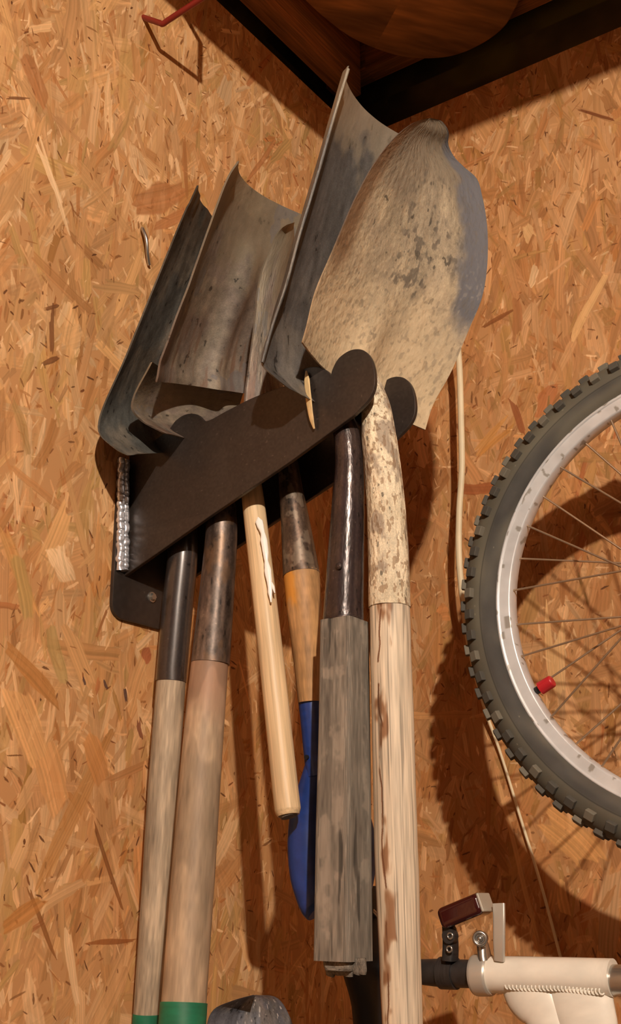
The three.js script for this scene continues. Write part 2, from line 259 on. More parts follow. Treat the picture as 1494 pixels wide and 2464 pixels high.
// loft deck, unseen and added over the lamp: it keeps the lamp's light off the top of the walls
const deck = struct('blocker_deck', box(.32, RX, LAMP.deck + .02, LAMP.deck + .04, .7, RZ), mBeam, 'boarded loft deck added unseen overhead', 'blocker');
for (let i = 0; i < 20; i++) part('plank', boardAlong('z', .7, RZ, LAMP.deck, LAMP.deck + .02, .32 + i * .149, .32 + i * .149 + .1482), mBeam, deck);
for (const z of [1.1, 1.8, 2.6, 3.5]) part('joist', boardAlong('x', .32, RX, LAMP.deck + .04, LAMP.deck + .18, z - .02, z + .02), mBeam, deck);
{ // wide board with a rounded end lying up under the roof
  const y = CY + 1.64, pts = [[690, -60], [740, 0], [790, 45], [850, 88], [930, 122], [1000, 136], [1080, 132], [1150, 106], [1210, 62], [1245, 0], [1270, -60]].map(p => onY(p[0], p[1], y));
  const sh = new THREE.Shape(); sh.moveTo(pts[0].x, -pts[0].z); sh.splineThru(pts.slice(1).map(p => new THREE.Vector2(p.x, -p.z)));
  const a = pts[pts.length - 1], b = pts[0]; sh.lineTo(a.x + .3, -(a.z + .55)); sh.lineTo(b.x + .3, -(b.z + .55)); sh.closePath();
  const g = new THREE.ExtrudeGeometry(sh, { depth: .022, bevelEnabled: true, bevelSize: .003, bevelThickness: .003, bevelSegments: 2, curveSegments: 48 }); g.rotateX(-Math.PI / 2); g.translate(0, y, 0);
  const p = g.attributes.position, uv = g.attributes.uv; for (let i = 0; i < p.count; i++) uv.setXY(i, (p.getX(i) * .8 + p.getZ(i) * .6) * 2, (p.getZ(i) * .8 - p.getX(i) * .6) * 1.2);
  const mw = new THREE.MeshStandardMaterial({ map: lumberTex(256, 512, 8, [176, 122, 70], { ring: 4, len: 3, amp: .16, knots: [[.28, .22, .05, .6], [.7, .6, .04, .6]] }), roughness: .7 });
  const t = thing('overhead_board', 'wide wooden board with a rounded end up in the dark corner', 'board', [b.x, y, b.z]); part('panel', g, mw, t);
  part('support_strip', boardAlong('x', -.04, 1.1, y + .025, y + .065, .42, .46), mBeam, t);
}
// ------------------------------------------------------------------ lamp (outside the frame, behind and above the viewer)
{
  const [x, y, z] = LAMP.pos, t = thing('ceiling_lamp', 'bare bulb under the loft deck added behind the viewer', 'lamp', LAMP.pos);
  const b = new THREE.SphereGeometry(.03, 24, 16); b.translate(x, y, z);
  part('bulb', b, new THREE.MeshStandardMaterial({ color: 0xffffff, emissive: LAMP.colour, emissiveIntensity: 6 }), t);
  const sk = new THREE.CylinderGeometry(.02, .02, .06, 20); sk.rotateX(Math.PI / 2); sk.translate(x, y, z + .055); part('lampholder', sk, new THREE.MeshStandardMaterial({ color: 0xe8e4da, roughness: .4 }), t);
  part('bracket', box(x - .02, x + .02, y - .02, LAMP.deck, z + .085, z + .095), new THREE.MeshStandardMaterial({ color: 0xe8e4da, roughness: .4 }), t);
  const L = new THREE.PointLight(LAMP.colour, LAMP.intensity, 0, 2); L.castShadow = true; L.shadow.radius = 1.4; L.shadow.mapSize.set(2048, 2048); L.shadow.bias = -.0005; t.add(L);
}

// ------------------------------------------------------------------ metals
function steelTex(seed, w, h, base, alt, o = {}) {
  const S = seed * 7.31, { f = 6, streak = .5, dark = .3, pit = .02, light = .25 } = o;
  return paint(w, h, (u, v) => {
    const a = fbm(u * f + S, v * f * 1.4 + S, 5), b = fbm(u * f * 3 + S, v * f * streak + S * 2, 3), c = fbm(u * f * 6 + S, v * f * 6, 3), e = vn(u * w * .35 + S, v * h * .35);
    let col = mixc(base, alt, smooth(.42, .62, a)); col = mulc(col, 1 + (b - .5) * dark * 2 + (c - .5) * dark * 1.4 + (e - .5) * .16);
    if (e > .97 - light * .04) col = mixc(col, [190, 180, 160], .25); if (c < .5 - .3 + pit) col = mulc(col, .6);
    return o.post ? o.post(u, v, col, S) : col;
  });
}
function steelMat(tex, rough, metal, bump = null, bs = .0004) { const m = new THREE.MeshPhysicalMaterial({ map: tex, roughness: rough, metalness: metal }); if (bump) { m.bumpMap = bump; m.bumpScale = bs; } return m; }
const grainBump = paint(512, 512, (u, v) => { const k = 255 * fbm(u * 40, v * 40, 4); return [k, k, k]; }, false);
const mBlade1 = steelMat(steelTex(1, 512, 1024, [84, 84, 80], [104, 98, 88], { f: 5, streak: .6, post: (u, v, c, S) => mulc(c, 1 - .32 * smooth(.74, .92, v + (fbm(u * 6, v * 9, 4) - .5) * .3)) }), .55, .35, grainBump);
const mBlade2 = steelMat(steelTex(2, 512, 1024, [110, 99, 90], [122, 112, 98], {
  f: 4, streak: .35, dark: .26, post: (u, v, c, S) => { const g = fbm(u * 6 + S, v * 5 + S, 4), r = fbm(u * 18, v * 3 + 9, 4); let q = mixc(c, [132, 121, 98], smooth(.5, .7, v + (g - .5) * .6) * .6); q = mixc(q, [104, 78, 62], smooth(.5, .62, r) * (1 - smooth(.1, .45, v)) * .7); if (g > .7) q = mixc(q, [96, 98, 106], .4); return q; }
}), .58, .25, grainBump);
const mBlade3 = steelMat(steelTex(3, 512, 1024, [92, 90, 88], [108, 104, 98], { f: 4, streak: .5, dark: .24, post: (u, v, c, S) => { const g = fbm(u * 14 + S, v * 14, 4); return mixc(c, [168, 154, 130], smooth(.80, .93, v + (g - .5) * .25) * .6); } }), .5, .35, grainBump);
const mBlade4 = steelMat(steelTex(4, 1024, 1024, [146, 132, 110], [156, 141, 116], {
  light: 0,
  f: 5, streak: 1, dark: .16, post: (u, v, c, S) => {
    const g = fbm(u * 5 + S, v * 6 + S, 5), p = fbm(u * 34, v * 40, 3), p2 = fbm(u * 60 + 4, v * 70, 2);
    let q = mixc(c, [204, 180, 144], smooth(.5, .12, v + (g - .5) * .35) * .75);              // dried mortar near the socket
    q = mixc(q, [112, 100, 84], smooth(.55, .8, v + (g - .5) * .4) * .8);                     // barer steel towards the tip
    q = mixc(q, mulc([92, 91, 95], .9 + .2 * g), smooth(.82, .95, u + (g - .5) * .5) * smooth(.22, .36, v + (g - .5) * .2));    // scoured right margin
    q = mixc(q, [112, 82, 54], smooth(.17, .07, u + (g - .5) * .12) * smooth(.2, .35, v) * .8); // browner along the left margin
    q = mixc(q, [84, 76, 66], smooth(.52, .70, p) * .7 * smooth(.38, .5, u) * smooth(.92, .8, u) * smooth(.26, .36, v) * smooth(.82, .7, v) * smooth(.38, .55, g)); // pits
    q = mixc(q, [100, 90, 76], smooth(.60, .80, p2) * .28); q = mixc(q, [214, 194, 160], smooth(.36, .2, p2) * .2 * smooth(.6, .3, v)); return q;
  }
}), .8, .05, grainBump, .0016);
const mSock1 = new THREE.MeshPhysicalMaterial({ map: steelTex(11, 256, 512, [58, 52, 50], [48, 40, 40], { f: 4, dark: .2 }), roughness: .3, metalness: .25, clearcoat: 1, clearcoatRoughness: .22 });
const mSock2 = new THREE.MeshPhysicalMaterial({ map: steelTex(12, 256, 512, [92, 80, 72], [70, 60, 56], { f: 5, dark: .45, streak: .6, post: (u, v, c, S) => mixc(c, [120, 92, 66], smooth(.56, .7, fbm(u * 8 + 2, v * 10, 4)) * .5) }), roughness: .42, metalness: .5 });
const mSock3 = new THREE.MeshPhysicalMaterial({ map: steelTex(13, 256, 512, [66, 54, 50], [54, 44, 44], { f: 6, dark: .25 }), roughness: .26, metalness: .25, bumpMap: grainBump, bumpScale: .0003 });
const mSockD = new THREE.MeshPhysicalMaterial({ map: steelTex(14, 256, 512, [88, 72, 60], [70, 56, 46], { f: 6, dark: .4, post: (u, v, c) => mixc(c, [134, 122, 106], smooth(.6, .7, fbm(u * 10, v * 16 + 5, 3)) * .6) }), roughness: .42, metalness: .4 });
const mSock4 = steelMat(steelTex(15, 512, 1024, [206, 192, 164], [220, 206, 178], { f: 6, dark: .12, post: (u, v, c, S) => { const g = fbm(u * 9 + S, v * 16 + S, 5), g2 = fbm(u * 30, v * 50, 3); let q = mixc(c, [146, 132, 116], smooth(.50, .64, g) * .75 * smooth(.05, .3, v)); if (g2 > .64) q = mixc(q, [120, 92, 66], .5); return q; } }), .85, .02, grainBump, .0022);
const mRack = new THREE.MeshPhysicalMaterial({ map: steelTex(21, 512, 512, [60, 53, 49], [66, 58, 53], { f: 2.5, dark: .10, streak: 1, light: 0, pit: -.1 }), roughness: .38, metalness: .5 });
const mWeld = new THREE.MeshStandardMaterial({ color: 0xdfe2ea, roughness: .28, metalness: .75 });
const mAlu = new THREE.MeshStandardMaterial({ color: 0xcdc8bd, roughness: .36, metalness: .45 });
const mSteel = new THREE.MeshStandardMaterial({ color: 0xb9b6b0, roughness: .28, metalness: .9 });

// ------------------------------------------------------------------ tool rack: two sloping arms welded to a plate on the left wall
const ZA = .62, ZB = .524;
{
  const prof = [[312, 1098], [345, 1078], [400, 1040], [424, 1012], [448, 998], [474, 999], [497, 1014], [545, 990], [600, 962], [650, 942], [692, 926], [710, 902], [733, 888], [762, 884], [784, 892], [797, 905], [801, 888], [816, 862], [843, 844], [870, 843], [889, 860], [899, 892], [899, 930], [884, 962], [852, 996], [700, 1107], [500, 1243], [300, 1384]];
  const t = thing('tool_rack', 'dark steel tool rack with two sloping arms holding the shovels', 'tool rack', [0, CY + .36, (ZA + ZB) / 2]);
  const pq = prof.map(p => { const q = onZ(p[0], p[1], ZA + .003); return new THREE.Vector2(Math.max(.004, q.x), q.y); }), sh = new THREE.Shape(); sh.moveTo(pq[0].x, pq[0].y); sh.splineThru(pq.slice(1, 16)); sh.splineThru(pq.slice(16, 25)); for (const q of pq.slice(25)) sh.lineTo(q.x, q.y); sh.closePath();
  const mk = z => { const g = new THREE.ExtrudeGeometry(sh, { depth: .004, bevelEnabled: true, bevelThickness: .001, bevelSize: .001, bevelSegments: 2, curveSegments: 60 }); g.translate(0, 0, z - .002); const p = g.attributes.position, uv = g.attributes.uv; for (let i = 0; i < p.count; i++) uv.setXY(i, p.getX(i) * 2.2, p.getY(i) * 2.2); return g; };
  part('arm', mk(ZA), mRack, t, 'front arm'); part('arm', mk(ZB), mRack, t, 'rear arm');
  // back plate
  const zl = onX(280, 1300, .006).z, yb = onX(330, 1498, .006).y, yt = onX(283, 1098, .006).y, zr = ZB - .03, r = .022;
  const bp = new THREE.Shape(); bp.moveTo(-zl + r, yb); bp.lineTo(-zr - r, yb); bp.quadraticCurveTo(-zr, yb, -zr, yb + r); bp.lineTo(-zr, yt); bp.lineTo(-zl, yt); bp.lineTo(-zl, yb + r); bp.quadraticCurveTo(-zl, yb, -zl + r, yb);
  const g = new THREE.ExtrudeGeometry(bp, { depth: .004, bevelEnabled: true, bevelThickness: .001, bevelSize: .001, bevelSegments: 2, curveSegments: 10 }); g.rotateY(Math.PI / 2); g.translate(.001, 0, 0);
  part('back_plate', g, mRack, t);
  // weld bead down the joint
  const p0 = onX(297, 1106, .010), p1 = onX(295, 1372, .010), beads = [], R = rng(9);
  for (let n = 0; n < 2; n++) { const pts = []; for (let i = 0; i <= 46; i++) { const q = p0.clone().lerp(p1, i / 46); q.z += (n - .5) * .008 + (R() - .5) * .0016; q.x += (R() - .5) * .0012; pts.push([q, .0046 + R() * .0022, .0042 + R() * .002]); } beads.push(sweep(pts, { rows: 184, seg: 14 })); }
  part('weld_bead', mergeGeometries(beads), mWeld, t, 'silvery rippled weld');
  // screws
  for (const [px, py] of [[365, 1437], [520, 1470]]) {
    const q = onX(px, py, .0065); const w = new THREE.CylinderGeometry(.0072, .008, .003, 20), hd = new THREE.CylinderGeometry(.0045, .006, .004, 6);
    const wg = mergeGeometries([w, hd.translate(0, .003, 0)]); wg.rotateZ(-Math.PI / 2); wg.translate(q.x, q.y, q.z); part('screw', wg, mSteel, t);
  }
}

// ------------------------------------------------------------------ wood of the handles
const wood = (seed, base, o = {}, rough = .6, bump = .0004, w = 256, h = 1024) => { const tx = lumberTex(w, h, seed, base, o); return new THREE.MeshPhysicalMaterial({ map: tx, roughness: rough, bumpMap: lumberTex(w, h, seed, [128, 128, 128], { ...o, post: null }), bumpScale: bump, specularIntensity: .6 }); };
const mWood1 = wood(31, [158, 142, 120], { ring: 5, len: 5, amp: .16, fine: .13, blot: .2 }, .62);
const mWood2 = wood(32, [166, 144, 118], { ring: 4, len: 5, amp: .10, fine: .09, blot: .12, post: (u, v, c, S) => { const g = fbm(u * 3 + S, v * 7 + S, 3); let q = mixc(c, [164, 126, 102], smooth(.38, .1, v + (g - .5) * .3) * .7); return mixc(q, mulc(q, .8), smooth(.55, .65, fbm(u * 5, v * 4 + 3, 3)) * .6); } }, .55);
const mWood3 = wood(33, [206, 180, 142], { ring: 5, len: 3, amp: .08, fine: .08, blot: .1 }, .42);
const mWoodO = wood(34, [172, 132, 88], { ring: 5, len: 3, amp: .12, fine: .1, blot: .15, post: (u, v, c, S) => { const g = fbm(u * 6 + 1, v * 6, 3); return mixc(c, [206, 138, 52], smooth(.45, .3, v + (g - .5) * .5) * smooth(.54, .60, u + (g - .5) * .1) * .8); } }, .55);
const mWoodG = wood(35, [114, 107, 97], { ring: 26, len: 5, amp: .13, fine: .17, blot: .10, post: (u, v, c, S) => { const g = fbm(u * 40 + S, v * 16 + S, 4), k = fbm(u * 120, v * 4, 2); let q = mixc(c, [166, 154, 138], smooth(.60, .74, g) * .45); return mulc(q, 1 - .4 * smooth(.28, .2, k)); } }, .85, .0012, 512, 1024);
const mWoodP = wood(36, [204, 189, 166], {
  ring: 8, len: 4, amp: .08, fine: .10, blot: .08, post: (u, v, c, S) => {
    const g = fbm(u * 12 + S, v * 9 + S, 4), ln = .60 + .06 * (fbm(v * 9, 3.3, 3) - .5) * 2, a = Math.abs(u - ln); let q = c;
    q = mixc(q, [132, 92, 62], smooth(.05, .015, a - (g - .5) * .22) * smooth(.5, .62, fbm(u * 5 + 9, v * 14, 3) + .09) * .85);   // varnish left in patches
    if (a < .007) q = mixc(q, [104, 68, 46], smooth(.40, .5, fbm(2.2, v * 26, 3)) * .85);                                        // long crack
    q = mixc(q, [150, 104, 72], smooth(.80, .74, u) * smooth(.70, .735, u) * smooth(.4, .55, v) * .8);                            // brown edge strip
    const k = fbm(u * 60 + 3, v * 3.5, 2); return mulc(q, 1 - .22 * smooth(.36, .26, k));
  }
}, .6, .0008, 512, 1024);
const mGreen = new THREE.MeshPhysicalMaterial({ map: paint(128, 128, (u, v) => mulc([22, 104, 74], .85 + .3 * fbm(u * 9, v * 14))), roughness: .5 });

// ------------------------------------------------------------------ shovels
const zc = (a, dz) => a.map(p => onZ(p[0], p[1], p[2] ?? dz));
const arc = (s, sag) => sag * (1 - Math.pow(Math.abs(2 * s - 1), 2.0));
const GRP = 'shovels hung head up on the steel rack';
// S1: nearest the wall
{
  const t = thing('shovel', 'dark grey shovel nearest the left wall, half hidden by its neighbour', 'shovel', onZ(440, 1310, .58).toArray(), GRP);
  const L = zc([[330, 1092, .70], [308, 1096, .712], [266, 1070, .722], [240, 1040, .724], [242, 1006, .722], [300, 870, .712], [355, 735], [400, 622], [440, 525], [476, 446, .69]], .70);
  const Rr = zc([[440, 1080], [440, 1060], [450, 1040], [470, 1020], [490, 985], [525, 915], [560, 850], [590, 760], [615, 680], [628, 600]], .51);
  part('blade', sheet(L, Rr, (s, t2) => arc(s, .030) * smooth(.06, .42, t2) - .012 * smooth(.3, 0, t2) * Math.sin(s * 3.14) - (t2 > .93 ? (vn(s * 14, 2) - .4) * .004 : 0), { th: .003 }), mBlade1, t);
  part('socket', sweep([hp(400, 1150, .585, 56), hp(437, 1240, .582, 62), hp(440, 1320, .58, 74), hp(428, 1450, .58, 75), hp(411, 1640, .58, 75)], { rows: 30 }), mSock1, t);
  part('handle', sweep([hp(412, 1632, .58, 71), hp(392, 1900, .58, 74), hp(371, 2200, .58, 70), hp(352, 2450, .58, 65)], { rows: 30, wob: .02 }), mWood1, t);
  part('grip_sleeve', sweep([hp(353, 2440, .58, 68), hp(345, 2560, .58, 68), hp(337, 2680, .58, 64)], { rows: 12 }), mGreen, t, 'green grip sleeve');
}
// S2: rolled step
{
  const t = thing('shovel', 'grey-brown shovel with a rolled step and a thick tan handle, second from the left wall', 'shovel', onZ(530, 1260, .585).toArray(), GRP);
  const L = zc([[368, 918], [400, 835], [430, 755], [455, 690], [490, 592], [520, 505], [550, 428], [576, 388, .69]], .705);
  const Rr = zc([[610, 950], [622, 865], [646, 792], [676, 722], [700, 640], [715, 565], [727, 516]], .50);
  const ridge = (s, t2) => -.014 * Math.exp(-Math.pow((s - .70) / .085, 2)) * smooth(.80, .66, t2) * smooth(1.25, .3, t2);
  part('blade', sheet(L, Rr, (s, t2) => arc(s, .036) + ridge(s, t2) - smooth(.10, 0, t2) * .006, { th: .0032, nS: 60, nT: 70 }), mBlade2, t);
  // shoulder behind the rolled step
  const L2 = zc([[404, 1042, .672], [350, 1012, .685], [326, 984, .698], [330, 952, .702], [372, 870]], .705);
  const R2 = zc([[590, 1072], [575, 1052], [580, 1025], [590, 998], [618, 908]], .500);
  part('shoulder', sheet(L2, R2, (s, t2) => arc(s, .03) * smooth(0, .8, t2) + .004 + .014 * smooth(0, .5, s), { th: .004, nT: 24 }), mBlade2, t);
  part('socket', sweep([hp(505, 1090, .59, 64), hp(528, 1190, .587, 66), hp(533, 1262, .585, 76), hp(522, 1420, .585, 84), hp(506, 1597, .588, 94)], { rows: 30 }), mSock2, t);
  part('handle', sweep([hp(505, 1590, .588, 90), hp(487, 1800, .598, 98), hp(465, 2100, .612, 106), hp(441, 2430, .628, 110)], { rows: 30, wob: .02 }), mWood2, t);
  part('grip_sleeve', sweep([hp(442, 2413, .628, 115), hp(436, 2500, .632, 116), hp(426, 2640, .638, 112)], { rows: 12 }), mGreen, t, 'green grip sleeve');
}
// S3: tall square blade on a grey squared shaft
{
  const t = thing('shovel', 'tall pointed-corner steel shovel on a squared weathered grey shaft with a broken end', 'shovel', onZ(838, 1040, .59).toArray(), GRP);
  const L = zc([[694, 934, .675], [655, 902, .695], [631, 872, .70], [655, 785], [690, 680], [718, 575], [742, 495], [770, 400], [802, 285], [840, 158]], .705);
  const Rr = zc([[880, 1030], [865, 1010], [880, 985], [905, 900], [930, 800], [950, 700], [970, 610], [990, 530], [1010, 440], [1030, 345]], .515);
  part('blade', sheet(L, Rr, (s, t2) => (arc(s, .03) + .010 * smooth(0, .05, s)) * smooth(.04, .3, t2), { th: .003, nS: 60 }), mBlade3, t);
  const rim = zc([[631, 872], [655, 785], [690, 680], [718, 575], [742, 495], [770, 400], [802, 285], [838, 166]], .706);
  part('rolled_edge', sweep(rim.map(p => [p, .0022, .0020]), { rows: 40, seg: 10 }), mBlade3, t);
  part('socket', sweep([hp(800, 965, .6, 50), hp(830, 1030, .597, 62), hp(840, 1110, .595, 68), hp(838, 1200, .595, 78), hp(832, 1340, .595, 88), hp(826, 1488, .595, 99), hp(826, 1496, .595, 99)], { rows: 36 }), mSock3, t);
  const nub = new THREE.SphereGeometry(.0045, 12, 8); const nq = onZ(815, 1362, .618); nub.scale(1, 1, .6); nub.translate(nq.x, nq.y, nq.z); part('rivet', nub, mSock3, t);
  part('handle', sweep([hp(829, 1495, .596, 92, 88), hp(829, 1700, .597, 98, 92), hp(827, 2000, .6, 108, 100), hp(826, 2312, .602, 116, 106)], { rows: 40, seg: 48, ex: .2, wob: .006 }), mWoodG, t);
  // broken core and fibres under the end
  const fib = [sweep([hp(830, 2300, .602, 92, 84), hp(831, 2326, .602, 90, 80), hp(831, 2334, .602, 84, 70)], { rows: 6, seg: 32, ex: .35, wob: .1 })], R = rng(4);
  for (let i = 0; i < 8; i++) { const px = 794 + i * 10.5, len = 26 + R() * 14; if (i === 5) continue; fib.push(sweep([hp(px, 2305, .612, 13, 30), hp(px + R() * 3, 2310 + len * .7, .611, 12 + R() * 3, 30), hp(px + R() * 3, 2310 + len, .610, 8 + R() * 4, 24)], { rows: 4, seg: 6 })); }
  part('broken_end', mergeGeometries(fib), mWoodG, t, 'splintered end of the shaft');
}
// S4: round point shovel at the tip of the arms
{
  const t = thing('shovel', 'round shovel caked in beige dirt at the rack tip, on a pale cracked handle', 'shovel', onZ(905, 950, .575).toArray(), GRP);
  const L = zc([[728, 824, .685], [738, 790, .69], [760, 702, .695], [800, 608, .692], [850, 490, .683], [900, 396, .664], [950, 331, .636], [1000, 293, .60], [1034, 284, .572]], .69);
  const Rr = zc([[1024, 1034, .475], [1042, 975, .47], [1085, 895, .465], [1132, 785, .465], [1160, 715, .463], [1173, 630, .46], [1172, 540, .46], [1160, 470, .465], [1148, 430, .472], [1120, 404, .487], [1094, 378, .503], [1079, 347, .52], [1080, 318, .535], [1064, 292, .552], [1036, 284, .571]], .47);
  part('blade', sheet(L, Rr, (s, t2, w) => arc(s, .145 * w) - .016 * Math.exp(-Math.pow((s - .5) / .10, 2)) * smooth(.42, .05, t2), { th: .003, nS: 60, nT: 90 }), mBlade4, t);
  part('socket', sweep([hp(872, 870, .583, 46), hp(888, 925, .582, 56), hp(905, 985, .58, 72), hp(912, 1060, .58, 86), hp(926, 1180, .578, 92), hp(934, 1320, .578, 98), hp(937, 1462, .578, 101)], { rows: 44, seg: 28, wob: .06 }), mSock4, t);
  part('handle', sweep([hp(937, 1452, .578, 97), hp(945, 1750, .578, 102), hp(955, 2100, .578, 106), hp(968, 2464, .578, 98), hp(978, 2760, .578, 92)], { rows: 50, seg: 24, wob: .03 }), mWoodP, t);
}
// hand sledge with a light handle
{
  const t = thing('sledge_hammer', 'short hammer with a light smooth handle splashed with white paint', 'hammer', onZ(610, 1180, .59).toArray());
  const a = onZ(594, 1046, .573), hd = new RoundedBoxGeometry(.04, .04, .078, 2, .006); hd.translate(a.x, a.y, a.z); part('head', hd, mSockD, t);
  const top = [hp(592, 1060, .578, 42), hp(612, 1230, .58, 55), hp(650, 1560, .585, 60), hp(692, 1948, .59, 64), hp(694, 1962, .59, 54)];
  part('handle', sweep(top, { rows: 40, seg: 24 }), mWood3, t);
  const e = hp(696, 1966, .59, 40); part('end_grain', sweep([hp(694, 1958, .59, 52), e], { rows: 2, seg: 16 }), mWoodG, t, 'dark worn end of the handle');
  // paint splash: a raised drip along the handle
  const zs = .5925, vr = V(.57, 0, .81), drip = [[620, 1246, 4], [622, 1254, 17], [626, 1268, 17], [631, 1282, 11], [634, 1300, 16], [638, 1330, 16], [640, 1350, 10], [643, 1372, 18], [647, 1400, 13], [649, 1425, 11], [651, 1450, 4]].map(a => { const q = onZ(a[0] + 1, a[1], zs + .0004 * (a[1] - 1240) / 40); return [q, .0022, a[2] / 2 * q.s / FPX]; });
  const drip2 = [[652, 1398, 3], [657, 1412, 8], [661, 1428, 3]].map(a => { const q = onZ(a[0], a[1], .592); return [q, .002, a[2] / 2 * q.s / FPX]; }), pg = [sweep(drip, { rows: 50, seg: 12, ref: vr, wob: .25 }), sweep(drip2, { rows: 8, seg: 8, ref: vr })];
  part('paint_splash', mergeGeometries(pg), new THREE.MeshPhysicalMaterial({ color: 0xf0eee8, roughness: .25 }), t, 'glossy white paint drips');
}
// short spade with a blue D grip
{
  const t = thing('d_grip_spade', 'short spade with an orange wooden shaft and blue plastic D grip', 'spade', onZ(700, 1120, .555).toArray());
  const L = zc([[590, 990], [592, 940], [604, 860], [615, 770], [627, 668], [650, 602], [674, 553], [690, 541]], .61), Rr = zc([[720, 1030], [700, 985], [676, 900], [676, 800], [690, 690], [707, 605], [706, 560], [692, 541]], .555);
  part('blade', sheet(L, Rr, (s, t2, w) => -arc(s, .16 * w), { nS: 24, nT: 40, th: .003 }), mBlade2, t);
  part('socket', sweep([hp(650, 960, .56, 40), hp(690, 1100, .555, 46), hp(700, 1180, .555, 58), hp(712, 1270, .555, 72), hp(725, 1384, .555, 90)], { rows: 30, seg: 22 }), mSockD, t);
  part('shaft', sweep([hp(725, 1378, .555, 88), hp(732, 1470, .555, 84), hp(740, 1580, .553, 70), hp(746, 1690, .55, 58)], { rows: 24 }), mWoodO, t);
  const mBlue = new THREE.MeshPhysicalMaterial({ map: paint(128, 256, (u, v) => mulc([27, 54, 118], .85 + .3 * fbm(u * 8, v * 20))), roughness: .38 });
  const z = .545, seg = 22;
  const neck = sweep([hp(748, 1666, z, 66), hp(754, 1740, z, 62), hp(760, 1820, z, 58), hp(766, 1870, z, 60)], { rows: 14, seg });
  const limbL = sweep([hp(764, 1820, z, 48), hp(752, 1890, z, 60, 70), hp(737, 1960, z, 68, 84), hp(733, 2030, z, 70, 90), hp(738, 2110, z, 68, 86), hp(756, 2182, z, 60, 70), hp(764, 2194, z, 40, 60)], { rows: 30, seg, ref: V(0, 0, 1) });
  const limbR = sweep([hp(768, 1820, z, 44), hp(812, 1890, z, 50), hp(858, 1950, z, 52), hp(880, 2030, z, 50), hp(876, 2110, z, 50), hp(856, 2180, z, 50)], { rows: 24, seg });
  const bar = sweep([hp(745, 2160, z, 48), hp(810, 2172, z, 50), hp(872, 2160, z, 48)], { rows: 12, seg, ref: V(0, 1, 0) });
  part('d_grip', mergeGeometries([neck, limbL, limbR, bar]), mBlue, t, 'blue plastic D grip');
  const hole = new THREE.CylinderGeometry(.0028, .0028, .003, 12); hole.rotateX(Math.PI / 2); const hq = onZ(738, 1822, z + .0155); hole.translate(hq.x, hq.y, hq.z); part('rivet', hole, new THREE.MeshStandardMaterial({ color: 0x111116, roughness: .6 }), t);
}
// wooden splinter in front of the rack arm
{
  const t = thing('wood_splinter', 'thin pale wood splinter hanging over the front rack arm', 'splinter', onZ(740, 900, ZA + .008).toArray());
  part('sliver', sweep([hp(737, 893, ZA + .006, 4), hp(738, 915, ZA + .009, 17, 5), hp(743, 965, ZA + .011, 18, 5), hp(750, 1010, ZA + .009, 13, 5), hp(756, 1032, ZA + .007, 5, 3)], { rows: 12, seg: 8, ref: V(1, 0, 0) }), new THREE.MeshStandardMaterial({ map: lumberTex(64, 256, 55, [204, 174, 124], { len: 2 }), roughness: .7 }), t);
}
// grey blade at the bottom edge
{
  const z = .47, t = thing('shovel', 'scratched blue-grey blade poking up at the bottom, beside the thick tan handle', 'shovel', onZ(600, 2900, z).toArray());
  const L = zc([[505, 3000], [490, 2850], [494, 2600], [497, 2470], [512, 2432], [560, 2408], [610, 2394]], z + .05), Rr = zc([[700, 3000], [722, 2850], [718, 2600], [712, 2500], [698, 2448], [668, 2402], [614, 2394]], z - .03);
  const m = steelMat(steelTex(41, 256, 512, [96, 98, 106], [112, 110, 110], { f: 6, dark: .2, post: (u, v, c) => { const g = fbm(u * 24, v * 30 + 2, 3); return mixc(c, [214, 210, 204], smooth(.72, .80, g) * smooth(.7, .8, v) * .8); } }), .45, .4);
  part('blade', sheet(L, Rr, (s, t2, w) => -.10 * w * (1 - Math.abs(s - .6) / (s < .6 ? .6 : .4)), { th: .003 }), m, t);
  const b = onZ(602, 2990, z); part('socket', sweep([[b.clone().add(V(-.01, .06, 0)), .012], [b.clone().add(V(-.005, -.02, 0)), .019], [b.clone().add(V(0, -.2, 0)), .02]], { rows: 10 }), mSock2, t);
  part('handle', sweep([[b.clone().add(V(0, -.19, 0)), .0185], [V(b.x + .02, .005, b.z + .03), .0185]], { rows: 8 }), mWood1, t);
}

